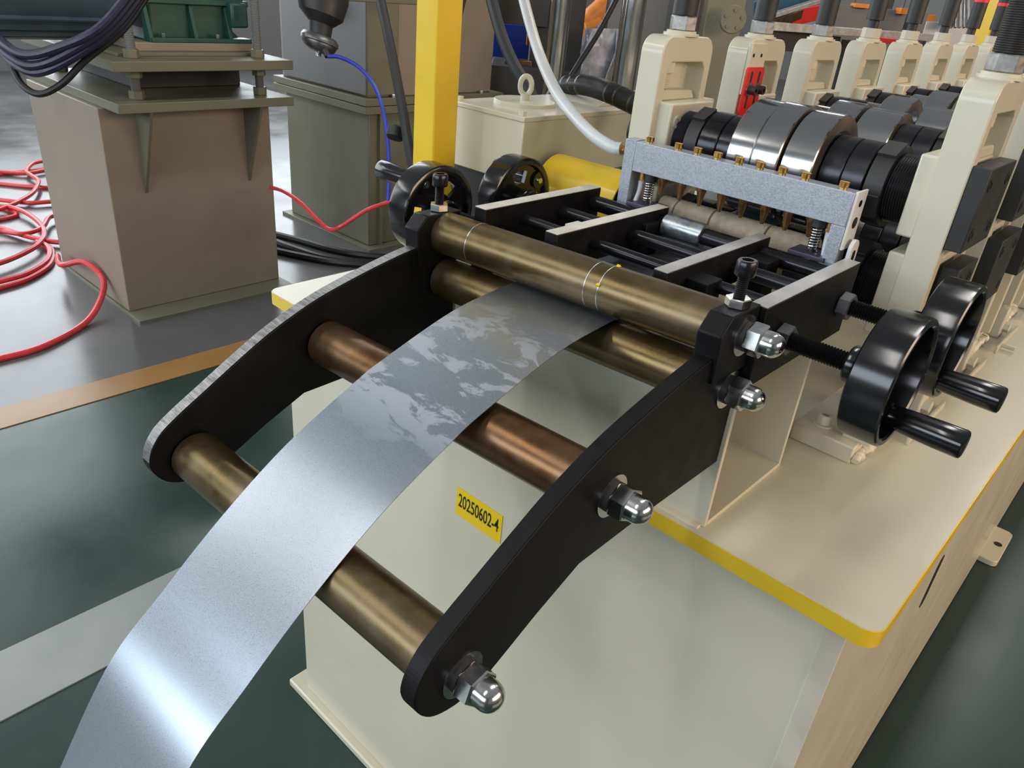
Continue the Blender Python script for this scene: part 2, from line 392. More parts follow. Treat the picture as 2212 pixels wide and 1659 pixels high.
for k, (y, z) in AX.items():
    r = dict(front=.0258, mid=.0258, low=.0252, top=.0252)[k]
    mt = 'rust_roll' if k == 'mid' else 'brass_roll'
    rl = MB().lathe([(0, r - .004), (.002, r), (RXI - LXI - .006, r), (RXI - LXI - .004, r - .004)], (LXI + .002, y, z), (1, 0, 0), 48).build('guide_roller', mt, gd, xf=gx)
    if k == 'top':
        for xx in (-.597, -.425, -.408):
            MB().lathe([(0, r + .00005), (.0004, r + .0002), (.0008, r + .00005)], (xx, y, z), (1, 0, 0), 48).build('wear_ring', 'zinc', rl, xf=gx)
        for xx, an in ((-.408, .9), (-.405, 2.2)):
            MB().obox((xx, y - r * math.cos(an - .5), z + r * math.sin(an - .5)), .004, .003, .003, Matrix.Rotation(.6, 3, 'X')).build('paint_fleck', 'yellow', rl, xf=gx)
    for sx, xf_ in ((1, -.2625), (-1, LXI - .016)):
        if k == 'top': xf_ += sx * .004
        MB().ring((xf_, y, z), (xf_ + sx * .0016, y, z), .0198, .009, 36).build('washer', 'chrome', gd, xf=gx)
        MB().ring((xf_ + sx * .0016, y, z), (xf_ + sx * .006, y, z), .0140, .008, 28).build('spring_washer', 'blackp', gd, xf=gx)
        c0 = Vector((xf_ + sx * .006, y, z)); dr = Vector((sx, 0, 0))
        nt = MB().hexa(c0, c0 + dr * .0145, .0275, {'front': .2, 'mid': .55, 'low': .35, 'top': .3}[k])
        nt.lathe([(.0135, .0122), (.016, .0120)] + [(.0215 + .0112 * math.sin(a), .0119 * math.cos(a)) for a in [i * math.pi / 2 / 7 for i in range(7)]] + [(.0327, .0004)], c0, dr, 28)
        nt.build('cap_nut', 'chrome', gd, xf=gx, smooth=28)

# ------------------------------------------------------------------ steel strip running up over the rollers
prof = [(.060, .838), (.1306, .954), (.1875, 1.0085), (.2479, 1.0600), (.3165, 1.1085), (.3918, 1.1475), (.4298, 1.1635), (.5208, 1.1925), (.5979, 1.2035), (.66, 1.206), (.80, 1.207), (.90, 1.212), (.98, 1.2537), (1.5, 1.2537), (2.6, 1.2537)]
pp = crom([(0, y, z) for y, z in prof], 8)
sm = MB(); xa, xb = -.535, -.3945
for p in pp:
    sm.v += [Vector((xa, p.y, p.z)), Vector((xb, p.y, p.z)), Vector((xa, p.y, p.z - .0007)), Vector((xb, p.y, p.z - .0007))]
for i in range(len(pp) - 1):
    a = 4 * i; b = a + 4
    sm.f += [(a, a + 1, b + 1, b), (a + 2, b + 2, b + 3, a + 3), (a, b, b + 2, a + 2), (a + 1, a + 3, b + 3, b + 1)]
tag(sm.build('steel_strip', 'strip', xf=gx), 'galvanised steel strip curving up over the guide rollers into the machine', 'metal strip')

# ------------------------------------------------------------------ side guide frame with handwheels
fr = thing('side_guide_frame', 'black side guide frame of flat bars and rods with four handwheels', 'guide frame', (-.44, .75, 1.172))
BAR = dict(A=(-.636, -.617), B=(-.523, -.505), C=(-.378, -.361), D=(-.2705, -.2525))
for k, (a, b) in BAR.items():
    o = MB().box(a, b, .644, .872, 1.1725 if k in 'AD' else 1.212, 1.2555).build('flat_bar', 'black', fr, bev=.001)
    MB().box(a + .0006, b - .0006, .6446, .8714, 1.2552, 1.2561).build('ground_top_edge', 'litbar' if k in 'AB' else 'greybar', o)
RODS = [(.687, 1.2158, .009, 1), (.714, 1.234, .0070, 0), (.790, 1.233, .0085, 0), (.8434, 1.2131, .0080, 1), (.858, 1.2365, .0105, 0)]
for y, z, r, th in RODS:
    MB().cyl((-.634, y, z), (-.2555, y, z), r, 20).build('guide_rod', 'darksteel', fr)
MB().cyl((-.497, .858, 1.2365), (-.440, .858, 1.2365), .0155, 28, .001).build('zinc_sleeve', 'zinc', fr)
for x, y in ((-.350, .70), (-.345, .825), (-.512, .83)):
    MB().box(x - .014, x + .014, y - .016, y + .016, 1.20, 1.243).build('slide_block', 'black', fr, bev=.001)
MB().box(-.565, -.532, .733, .758, 1.236, 1.239).build('cover_plate', 'white', fr)
def handwheel(y, z, sx, xb, hang, hr, span):
    """screw from the outer bar, hub, dished wheel and cylindrical handle; hang = handle angle in the wheel plane"""
    d = Vector((sx, 0, 0)); c0 = Vector((xb, y, z))
    MB().hexa(c0, c0 + d * .014, .026, .35).build('lock_nut', 'dullnut' if sx > 0 else 'black', fr, smooth=25)
    L = span
    MB().thread(c0 + d * .014, c0 + d * L, .0095, .0029, 20, .0015).build('screw_spindle', 'black', fr)
    hw = MB().lathe([(0, .010), (0, .016), (.002, .0182), (.007, .0182), (.010, .0165), (.032, .0155), (.034, .013), (.034, .001)], c0 + d * L, d, 32).build('handwheel', 'plastic', fr)
    w0 = c0 + d * (L + .018); Rw = .0612
    MB().lathe([(0, .052), (.0002, .0585), (.0018, .0610), (.005, Rw), (.031, Rw), (.0345, .0608), (.0358, .0590), (.0358, .0550), (.034, .0530), (.016, .0505), (.004, .0500)], w0, d, 64, closed=True).build('wheel_rim', 'plastic', hw)
    # web with two kidney openings, made of spoke plates
    web = MB(); seg = 48
    for k in range(seg):
        a0, a1 = 2 * math.pi * k / seg, 2 * math.pi * (k + 1) / seg
        am = ((a0 + a1) / 2 - hang) % (2 * math.pi)
        opened = .75 < am < 1.45 or 4.83 < am < 5.53
        for ra, rb in (((.0145, .024), (.042, .0515)) if opened else ((.0145, .0515),)):
            vs = []
            for t in (.006, .012):
                for rr, aa in ((ra, a0), (rb, a0), (rb, a1), (ra, a1)):
                    vs.append(w0 + d * t + Vector((0, rr * math.cos(aa), rr * math.sin(aa))))
            web.add(vs, [(0, 1, 2, 3), (7, 6, 5, 4), (0, 4, 5, 1), (1, 5, 6, 2), (2, 6, 7, 3), (3, 7, 4, 0)])
    web.build('wheel_web', 'plastic', hw, smooth=50)
    hc = w0 + Vector((0, hr * math.cos(hang), hr * math.sin(hang)))
    MB().lathe([(.002, .001), (.002, .0125), (.026, .0125), (.026, .001)], hc, d, 24).build('handle_boss', 'plastic', hw)
    MB().lathe([(-.001, .001), (-.001, .0042), (.002, .005), (.002, .001)], hc, d, 12).build('handle_screw', 'chrome', hw)
    MB().lathe([(.026, .0095), (.029, .0108), (.040, .0118), (.070, .0132), (.0905, .0135), (.0925, .0128), (.0935, .0105), (.0935, .001)], hc, d, 32).build('handle', 'plastic', hw)
handwheel(.687, 1.2158, 1, -.2525, math.atan2(-.040, .014), .043, .070)
handwheel(.8434, 1.2131, 1, -.2525, math.atan2(-.030, -.036), .046, .073)
handwheel(.687, 1.2158, -1, -.636, math.atan2(.042, -.028), .047, .088)
handwheel(.8434, 1.2131, -1, -.636, math.atan2(.025, .035), .043, .080)

# ------------------------------------------------------------------ spray bar
sb = thing('spray_bar', 'grey aluminium spray bar with brass plugs on top and brass nozzles below', 'spray bar', (-.43, .885, 1.19))
yb0, yb1 = .872, .894
MB().box(-.572, -.2805, yb0, yb1, 1.2885, 1.3265).build('beam', 'alu', sb, bev=.0007)
MB().box(-.5885, -.5722, yb0, yb1, 1.195, 1.3275).build('leg', 'alu', sb, bev=.0007)
MB().box(-.2965, -.2807, yb0 + .0003, yb1, 1.19, 1.2885).build('leg', 'alu', sb, bev=.0007)
MB().box(-.2805, -.2775, yb0 + .002, yb1 + .010, 1.262, 1.328).build('end_plate', 'white', sb, bev=.0005)
for z, r in ((1.314, .004), (1.292, .0065)):
    MB().cyl((-.2776, .889, z), (-.2770, .889, z), r, 20).build('port_hole', 'darksteel', sb)
so = rpoly(.880, .902, 1.19, 1.274, .0109, 8, (1, 1, 0, 0)); 
slot = MB().prism(so, 'x', -.2735, -.2690).build('slotted_bracket', 'white', sb, bev=.0005)
MB().prism(rpoly(.887, .895, 1.195, 1.262, .0039, 6), 'x', -.2692, -.2686).build('slot', 'darksteel', slot)
PX = [1403, 1465, 1506, 1549, 1596, 1641, 1689, 1739, 1821]
for px in PX:
    x = oy(px, 305 + (px - 1380) * .235, .883).x
    MB().cyl((x, .883, 1.3262), (x, .883, 1.3285), .0045, 18).cyl((x, .883, 1.3285), (x, .883, 1.3345), .0055, 20, .0006).box(x - .0055, x + .0055, .8825, .8835, 1.3338, 1.3347).build('brass_plug', 'brass', sb)
for i in range(8):
    x = -.529 + i * .0295
    MB().lathe([(0, .0062), (.006, .0062), (.007, .0055), (.024, .0022), (.0245, .0008)], (x, .883, 1.2886), (0, 0, -1), 14).build('nozzle', 'nozzle', sb)
for x in (-.548, -.314):
    hp = [(x + .0058 * math.cos(a), .884 + .0058 * math.sin(a), 1.251 + .0032 * a / 6.283) for a in [i * .45 for i in range(int(8.5 * 6.283 / .45))]]
    MB().tube(hp, .0009, 6).build('coil_spring', 'chrome', sb)
    MB().cyl((x, .884, 1.240), (x, .884, 1.288), .0032, 12).cyl((x, .884, 1.279), (x, .884, 1.2885), .0085, 18).build('spring_bolt', 'blackp', sb)
    MB().box(x - .022, x + .022, .868, .902, 1.205, 1.249).build('bearing_block', 'block', sb, bev=.001)
for x, s_ in ((-.562, 1), (-.3015, -1)):
    MB().cyl((x, .886, 1.276), (x, .886, 1.2886), .0048, 14).build('tube_fitting', 'brass', sb)
    MB().tube(crom([(x, .886, 1.277), (x - .001 * s_, .885, 1.262), (x - .004 * s_, .882, 1.245), (x - .006 * s_, .88, 1.236)], 6), .0033, 10).build('drip_tube', 'hose', sb)
MB().thread((-.5885, .883, 1.309), (-.606, .883, 1.311), .0068, .003, 16, .001).build('hose_fitting', 'brass', sb)

# felt wiper roller under the spray bar
fw = thing('felt_roller', 'worn beige felt wiper roller lying under the spray bar', 'felt roller', (-.43, .913, 1.21))
yf, zf = .922, 1.237
MB().cyl((-.555, yf, zf), (-.305, yf, zf), .008, 16).build('shaft', 'darksteel', fw)
for a, b in ((-.545, -.5185), (-.518, -.463), (-.4622, -.385), (-.3842, -.322)):
    MB().lathe([(0, .016), (.0012, .0188), (b - a - .0012, .0188), (b - a, .016)], (a, yf, zf), (1, 0, 0), 32).build('felt_sleeve', 'felt', fw)

# milky hose feeding the spray bar
hp = [(-.600, .883, 1.3105)] + [tuple(oy(px, py, .883 + .1 * t)) for px, py, t in ((1322, 318, 0), (1282, 293, .2), (1240, 250, .5), (1200, 195, .8), (1168, 125, 1.1), (1146, 55, 1.3), (1128, -15, 1.5), (1112, -90, 1.7))]
tag(MB().tube(crom(hp, 8), .0088, 14).build('air_hose', 'hose'), 'milky white hose bending down into the end of the spray bar', 'hose')

# ------------------------------------------------------------------ bearing stands in two rows
PITCH = .232; YC = .982
ZT = 1.4525
def arch(x0, x1, y0, y1):
    r = .022; NS = 8
    o = [(y0, 1.023), (y0, ZT - r)] + [(y0 + r - r * math.cos(a), ZT - r + r * math.sin(a)) for a in [i * math.pi / 2 / NS for i in range(1, NS + 1)]]
    o += [(y1 - r + r * math.sin(a), ZT - r + r * math.cos(a)) for a in [i * math.pi / 2 / NS for i in range(0, NS + 1)]] + [(y1, 1.023)]
    o += [(y1 - .014, 1.023), (y1 - .014, 1.412), (y1 - .022, 1.421), (y0 + .026, 1.421), (y0 + .018, 1.414), (y0 + .018, 1.023)]
    return MB().prism(o, 'x', x0, x1)
def stand(side, k, label):
    """side -1: gearbox-side row, +1: aisle-side row; rolls lie between the rows"""
    yc = YC + PITCH * k; y0, y1 = yc - .0635, yc + .0635
    xi, xo = (-.583, -.6176) if side < 0 else (-.2237, -.1885)
    s = -side                                   # direction from post to rolls along x
    xm = (xi + xo) / 2
    t = thing('bearing_stand', label, 'bearing stand', (xm, yc, 1.0), 'bearing stands of the gearbox-side row' if side < 0 else 'bearing stands of the aisle-side row')
    arch(min(xi, xo), max(xi, xo), y0, y1).build('stand_frame', 'cream', t, bev=.0015)
    b0, b1 = sorted((xi - s * .026, xi - s * .030 - s * .002))
    xw = xo if side < 0 else xi - s * .009
    MB().box(min(xw, xw + s * .008), max(xw, xw + s * .008), y0 + .022, y1 - .022, 1.03, 1.424).build('back_web', 'cream', t)
    # sliding chocks, they stand proud towards the rolls
    for z0, z1, pr in ((1.281, 1.372, .005 if side < 0 and k == 1 else .020), (1.160, 1.262, .020)):
        a, b = sorted((xo + s * .006, xi + s * pr))
        ck = MB().box(a, b, y0 + .012, y1 - .006, z0, z1).build('bearing_chock', 'cream', t, bev=.0025)
        for yy in (y0 + .030, y1 - .024):
            xx = xi + s * pr
            MB().ring((xx - s * .001, yy, z1 - .024), (xx + s * .002, yy, z1 - .024), .0085, .0045, 20).build('socket_screw', 'creamd', ck)
    a, b = sorted((xo + s * .006, xi - s * .004))
    MB().prism([(y0 + .019, 1.372), (y0 + .019, 1.386), (y1 - .030, 1.384), (y1 - .020, 1.372)], 'x', a, b).build('screw_pad', 'cream', t, bev=.002)
    MB().thread((xm, yc - .028, 1.386), (xm, yc - .028, 1.408), .0105, .0026, 18, .0012).build('lift_screw', 'cream', t)
    MB().hexa((xm, yc - .028, 1.406), (xm, yc - .028, 1.421), .026, .2).build('lift_nut', 'cream', t, smooth=25)
    MB().cyl((xm, yc, ZT), (xm, yc, ZT + .003), .024, 28).cyl((xm, yc, ZT + .003), (xm, yc, ZT + .006), .020, 28).build('washer', 'cream', t)
    MB().hexa((xm, yc, ZT + .006), (xm, yc, ZT + .024), .031, .25).build('hex_nut', 'nutzinc' if k < 3 else 'creamd', t, smooth=25)
    gap = 0 if (k < 3) else .014
    MB().cyl((xm, yc, ZT + .024), (xm, yc, ZT + .05), .0095, 16).build('spindle', 'blackp', t)
    zs = ZT + .0245 + gap; ztop = ZT + (.19 if k < 4 else .120)
    MB().thread((xm, yc, zs), (xm, yc, ztop), .0165, .0022, 24, .0003 if side < 0 else .0007).build('spindle_sleeve', 'blackp', t)
    if k >= 3:
        MB().ring((xm, yc, ztop - .022), (xm, yc, ztop - .014), .0172, .010, 24).build('red_band', 'redband', t)
    # base plate with screws
    bx0, bx1 = (-.281, -.200) if side > 0 else (-.64, -.525)
    MB().box(bx0, bx1, yc - .082, yc + .082, 1.0, 1.0235).build('base_plate', 'cream', t, bev=.002)
    for xx in ((-.253,) if side > 0 else (-.55,)):
        for yy in (yc - .052, yc + .052):
            MB().ring((xx, yy, 1.0235), (xx, yy, 1.0255), .0145, .005, 24).build('screw_washer', 'cream', t)
            MB().lathe([(0, .0095), (.0105, .0095), (.012, .0085), (.012, .005), (.006, .005), (.006, .0005)], (xx, yy, 1.0255), (0, 0, 1), 20).build('socket_head', 'cream', t)
    if side > 0:
        rr = [random.uniform(.004, .0085) for _ in range(60)]
        MB().tube([(-.197 + random.uniform(-.002, .003), yc - .080 + i * .0027, 1.004 + random.uniform(0, .006)) for i in range(60)], lambda u: rr[int(u * 59)], 8).build('weld_bead', 'weld', t, smooth=60)
        for z0, z1, ya, yb in ((1.281, 1.371, -.062, .048), (1.160, 1.256, -.030 if k == 0 else -.062, .048)):
            pl = MB().box(-.1885, -.170, yc + ya, yc + yb, z0, z1).build('cover_plate', 'blackp', t, bev=.0012)
            for yy in (yc + ya + .018, yc + yb - .018):
                for zz in (z0 + .018, z1 - .018):
                    MB().ring((-.170, yy, zz), (-.1692, yy, zz), .0075, .0035, 18).build('recessed_screw', 'ink', pl)
        # adjusting bracket on the outer foot
        g = MB().prism([(yc - .006 + .116, 1.0), (yc + .10 + .05, 1.0), (yc + .145, 1.028), (yc + .136, 1.058), (yc + .116, 1.058), (yc + .11, 1.03)], 'x', -.196, -.180).build('stop_lug', 'cream', t, bev=.003)
        MB().hexa((-.181, yc + .128, 1.020), (-.170, yc + .128, 1.020), .017, .2).build('hex_screw', 'cream', t, smooth=25)
        MB().box(-.168, -.164, yc + .03, yc + .19, 1.0, 1.012).build('guide_rail', 'cream', t, bev=.001)
        MB().cyl((-.166, yc + .06, 1.008), (-.143, yc + .06, 1.008), .004, 12).build('stop_pin', 'cream', t)
    return t
ORD = ['first', 'second', 'third', 'fourth', 'fifth', 'sixth', 'seventh', 'eighth']
for k in range(8):
    lab = {0: 'cream bearing stand beside the black corrugated conduit, gearbox-side row, first from the infeed guide',
           1: 'cream bearing stand in the gearbox-side row bearing a red slotted bracket'}.get(k, 'cream bearing stand in the gearbox-side row, %s from the infeed guide' % ORD[k])
    t = stand(-1, k, lab)
    if k == 1:
        yc = YC + PITCH; xs = -.583
        MB().box(xs, xs + .006, yc - .0635, yc - .014, 1.374, 1.447).build('mounting_tab', 'cream', t, bev=.001)
        rb = MB().prism([(u, v) for u, v in rpoly(yc - .070, yc - .015, 1.345, 1.414, .006)], 'x', xs + .006, xs + .010).build('red_bracket', 'red', t, bev=.0006)
        MB().box(xs + .006, xs + .034, yc - .070, yc - .015, 1.341, 1.346).build('bracket_lip', 'red', rb, bev=.001)
        for yy in (yc - .055, yc - .030):
            MB().prism(rpoly(yy - .0028, yy + .0028, 1.354, 1.408, .0027), 'x', xs + .0098, xs + .0104).build('slot', 'blackp', rb)
            MB().cyl((xs + .0104, yy, 1.382), (xs + .012, yy, 1.382), .010, 24).build('screw_washer', 'chrome', rb)
            MB().ring((xs + .012, yy, 1.382), (xs + .023, yy, 1.382), .0065, .003, 18).build('socket_screw', 'blackp', rb)
            MB().cyl((xs + .0062, yy, 1.430), (xs + .0066, yy, 1.430), .0028, 14).build('tapped_hole', 'ink', t)
for k in range(4):
    stand(1, k, 'cream bearing stand with black cover plates, aisle-side row, %s from the infeed guide' % ORD[k])

# ------------------------------------------------------------------ forming roll shafts
def locknut(mb, x0, x1, yc, z, r):
    mb.ring((x0, yc, z), (x1, yc, z), r, .02, 40)
    for a in (0.4, 1.97, 3.54, 5.11):
        rot = Matrix.Rotation(a, 3, 'X')
        mb.obox(Vector(((x0 + x1) / 2, yc, z)) + rot @ Vector((0, r - .001, 0)), abs(x1 - x0) * .98, .006, .030, rot)
    return mb
def shaft(k, upper, label):
    yc = YC + PITCH * k; z = 1.322 if upper else 1.205
    t = thing('roll_shaft', label, 'roll shaft', (-.405, yc, z), 'upper forming roll shafts' if upper else 'lower forming roll shafts')
    MB().cyl((-.575, yc, z), (-.235, yc, z), .025, 24).build('shaft_core', 'darksteel', t)
    if k == 0: rolls = [(-.462, -.4285, .0715), (-.428, -.3935, .0725), (-.3905, -.351, .0690)]
    elif k % 2: rolls = [(-.486, -.452, .050), (-.4515, -.408, .0625), (-.404, -.352, .0590)]
    else: rolls = [(-.490, -.456, .044), (-.4555, -.410, .0605), (-.392, -.330, .0530)]
    if not upper: rolls = [(a, b, min(.042, .113 - r)) for a, b, r in rolls]
    for a, b, r in rolls:
        ro = MB().lathe([(0, r - .016), (0, r - .0012), (.0012, r), (b - a - .0012, r), (b - a, r - .0012), (b - a, r - .016)], (a, yc, z), (1, 0, 0), 72).build('forming_roll', 'steel', t)
        MB().lathe([(0, r - .0016), (.0003, r - .0016), (.0003, r - .018), (0, r - .018)], (b - .0001, yc, z), (1, 0, 0), 72, closed=True).build('roll_face', 'bronze', ro)
    l, rr = rolls[0][0], rolls[-1][1]
    for a, b, r in ((l - .030, l - .0005, .0455), (l - .058, l - .031, .0455), (rr + .0005, rr + .027, .0465), (rr + .0275, rr + .054, .0465)):
        MB().cyl((a, yc, z), (b, yc, z), r, 48, .0012).build('spacer_ring', 'darksteel', t)
    locknut(MB(), l - .080, l - .060, yc, z, .0445).build('lock_nut', 'blackp', t, bev=.0008)
    locknut(MB(), rr + .056, rr + .078, yc, z, .0475).build('lock_nut', 'blackp', t, bev=.0008)
    MB().thread((rr + .078, yc, z), (-.2440, yc, z), .040, .0028, 40, .0012).build('threaded_end', 'darksteel', t)
    MB().thread((-.563, yc, z), (l - .080, yc, z), .040, .0028, 40, .0012).build('threaded_end', 'darksteel', t)
for k in range(7):
    shaft(k, True, 'polished steel forming rolls on upper shaft, %s from the infeed guide' % ORD[k])
for k in range(4):
    shaft(k, False, 'forming rolls on lower dark shaft, %s from the infeed guide' % ORD[k])

# ------------------------------------------------------------------ gearbox, coupling guard, conduit
gb = thing('gearbox', 'cream gearbox with bolted lid and lifting eye behind the gearbox-side stands', 'gearbox', (-.88, 1.04, 1.0))
MB().box(-.962, -.800, .905, 1.19, 1.215, 1.309).build('housing', 'cream', gb, bev=.002)
MB().box(-.955, -.807, .915, 1.18, 1.0, 1.215).build('lower_housing', 'blackp', gb, bev=.002)
MB().box(-.9645, -.7975, .9025, 1.193, 1.309, 1.3165).build('lid', 'cream', gb, bev=.001)
MB().box(-.93, -.80, 1.205, 1.48, 1.215, 1.322).build('rear_housing', 'cream', gb, bev=.003)
MB().prism([(1.130, 1.3165), (1.145, 1.324), (1.20, 1.324), (1.20, 1.3165)], 'x', -.93, -.83).build('vent_plate', 'cream', gb, bev=.001)
ec = oz(1133, 221, 1.3190)
MB().lathe([(0, .052), (.0055, .052), (.0062, .0512), (.0062, .001)], (ec.x, ec.y, 1.3165), (0, 0, 1), 48).build('access_cover', 'cream', gb)
eb = MB().cyl((ec.x, ec.y, 1.3225), (ec.x, ec.y, 1.333), .0075, 20)
tor = [(ec.x + .0095 * math.cos(a) * .76, ec.y + .0095 * math.cos(a) * .65, 1.3455 + .0145 * math.sin(a)) for a in [i * 2 * math.pi / 32 for i in range(33)]]
eb.tube(tor, .0044, 10).build('lifting_eye', 'cream', gb)
for x, y in ((-.952, .914), (-.812, .914), (-.812, 1.18), (-.952, 1.18)):
    MB().hexa((x, y, 1.3165), (x, y, 1.3235), .011, .3).build('lid_bolt', 'cream', gb, smooth=25)
cg = thing('coupling_guard', 'yellow tubular coupling guard between gearbox and bearing stands', 'guard', (-.7, .985, 1.2))
MB().ring((-.79, .985, 1.205), (-.64, .985, 1.205), .052, .049, 48).build('guard_tube', 'yellow', cg)
MB().cyl((-.80, .985, 1.205), (-.62, .985, 1.205), .022, 24).build('coupling_shaft', 'darksteel', cg)
MB().box(-.76, -.68, .955, 1.015, 1.0, 1.156).build('guard_foot', 'blackp', cg)
st_ = MB().cyl((-.645, .982, 1.322), (-.6178, .982, 1.322), .030, 32, .002).build('shaft_cover', 'blackp')
tag(st_, 'round black shaft end cover on the back of a gearbox-side stand', 'cover')
cp = [tuple(oy(px, py, y)) for px, py, y in ((1430, 262, 1.095), (1385, 232, 1.10), (1345, 212, 1.105), (1310, 197, 1.11), (1275, 186, 1.13), (1240, 182, 1.15), (1214, 190, 1.18), (1196, 214, 1.215), (1186, 250, 1.24))]
cpp = crom(cp, 22)
tag(MB().tube(cpp, lambda u: .0165 + (.0010 if int(u * (len(cpp) - 1)) % 2 else -.0006), 16).build('corrugated_conduit', 'conduit'), 'black corrugated conduit arching over the gearbox lid', 'conduit')

# ------------------------------------------------------------------ yellow posts
def post(name, x, y, s, h, z0, label):
    t = thing(name, label, 'post', (x, y, z0))
    MB().box(x - s / 2, x + s / 2, y - s / 2, y + s / 2, z0 + .008, h).build('square_tube', 'yellow', t, bev=.003)
    MB().box(x - s, x + s, y - s, y + s, z0, z0 + .008).build('base_plate', 'yellow', t, bev=.001)
    MB().box(x - s / 2 - .002, x + s / 2 + .002, y - s / 2 - .002, y + s / 2 + .002, h, h + .004).build('end_cap', 'blackp', t)
    return t
pc = at(938, 330, 1.19)
post('yellow_post', pc.x, pc.y, .048, 2.2, 1.0, 'yellow square tube post standing on the deck beside the gearbox')

# ------------------------------------------------------------------ pedestal with levelling rods and green gearbox
p1 = thing('motor_pedestal', 'beige steel pedestal with two plates on levelling rods, beside the red hoses', 'pedestal', (-3.7, 1.6, 0))
MB().box(-4.15, -3.36, 1.225, 1.99, .018, .90).build('pedestal_body', 'brownp', p1, bev=.004)
MB().box(-4.18, -3.235, 1.215, 2.005, 0, .018).build('floor_plate', 'olive', p1, bev=.002)
MB().box(-4.2, -3.2, 1.245, 2.025, .90, .938).build('lower_plate', 'olive', p1, bev=.003)
MB().box(-4.2, -3.2, 1.25, 2.03, 1.053, 1.092).build('upper_plate', 'olive', p1, bev=.003)
for y in (1.375, 1.865):
    MB().prism([(-3.36, .90), (-3.205, .90), (-3.36, .54)], 'y', y - .006, y + .006).build('gusset_rib', 'olive', p1)
for y in (1.365, 1.915):
    for x in (-3.3, -4.1):
        MB().thread((x, y, .938), (x, y, 1.36), .019, .006, 18, .002).build('levelling_rod', 'olive' if x < -3.5 else 'greyp', p1)
        for z in (.938, 1.018, 1.092):
            MB().hexa((x, y, z), (x, y, z + .034), .052, .3).build('levelling_nut', 'olive', p1, smooth=25)
MB().box(-4.15, -3.55, 1.46, 1.96, .938, 1.03).build('dark_gap_box', 'blackp', p1, bev=.004)  # black box added in the plate gap, standing in for dark machinery behind
MB().box(-4.05, -3.35, 1.33, 1.97, 1.092, 1.105).build('shim_plate', 'olive', p1, bev=.002)
MB().box(-4.02, -3.40, 1.43, 1.95, 1.105, 1.138).build('motor_rail', 'brownp', p1, bev=.003)
gr = thing('green_gear_reducer', 'dark green cast gear reducer bolted on the pedestal plates', 'gear reducer', (-3.7, 1.7, 1.138))
MB().prism([(1.50, 1.138), (1.95, 1.138), (1.90, 1.18), (1.88, 1.27), (1.96, 1.285), (1.96, 1.50), (1.46, 1.50), (1.46, 1.285), (1.53, 1.27), (1.53, 1.18)], 'x', -4.0, -3.47).build('cast_body', 'green', gr, bev=.008)
for y in (1.505, 1.70, 1.86):
    MB().prism([(-3.47, 1.138), (-3.41, 1.138), (-3.45, 1.28), (-3.47, 1.28)], 'y', y - .008, y + .008).build('foot_rib', 'green', gr, bev=.002)
MB().box(-3.47, -3.40, 1.50, 1.95, 1.138, 1.156).build('mounting_foot', 'green', gr, bev=.003)
MB().box(-3.485, -3.44, 1.46, 1.965, 1.283, 1.305).build('flange', 'green', gr, bev=.003)
MB().box(-3.47, -3.40, 1.86, 1.94, 1.20, 1.30).build('drain_boss', 'green', gr, bev=.01)
for y in (1.56, 1.80): MB().hexa((-3.425, y, 1.156), (-3.425, y, 1.172), .022).build('foot_bolt', 'chrome', gr, smooth=25)

# blue drum with slack cables, beside the pedestal
mo = thing('blue_motor', 'dusty blue motor cylinder flanged to the dark green gear reducer', 'motor', (-3.7, 1.45, 1.34))
MB().lathe([(0, .05), (0, .235), (.03, .235), (.035, .215), (.60, .215), (.64, .22), (.78, .22), (.82, .20), (.83, .16), (.83, .05)], (-3.7, 1.458, 1.345), (0, -1, 0), 56).build('motor_shell', 'navy', mo)
MB().box(-3.80, -3.60, 1.02, 1.14, 1.54, 1.66).build('terminal_box', 'navy', mo, bev=.01)
for k in range(9):
    a_ = -.9 + k * .225
    MB().obox((-3.7 + .222 * math.sin(a_), 1.12, 1.345 - .222 * math.cos(a_)), .008, .50, .02, Matrix.Rotation(a_, 3, 'Y').inverted()).build('cooling_fin', 'navy', mo)
CB = [[(300, -40), (215, 60), (120, 105), (55, 118), (10, 95), (-20, 60)], [(305, -30), (235, 55), (140, 118), (70, 142), (20, 120), (-20, 80)],
      [(310, -20), (250, 55), (165, 120), (85, 156), (35, 140), (-15, 90)], [(315, -20), (255, 60), (175, 112), (100, 148), (45, 132), (-15, 70)],
      [(318, -10), (265, 65), (185, 130), (135, 180), (85, 203), (45, 180), (20, 130), (-20, 60)]]
for i, c_ in enumerate(CB):
    pts = [at(px, py, 2.58 + .02 * i) for px, py in c_]
    o = MB().tube(crom(pts, 8), .0155 if i < 4 else .012, 10).build('motor_cable', 'bluecab' if i < 4 else 'rubber')
    tag(o, 'dark blue cable drooping in a bundle below the blue motor' if i < 4 else 'black cable hanging lowest under the dark blue cable bundle', 'cable', 'cables under the blue motor')

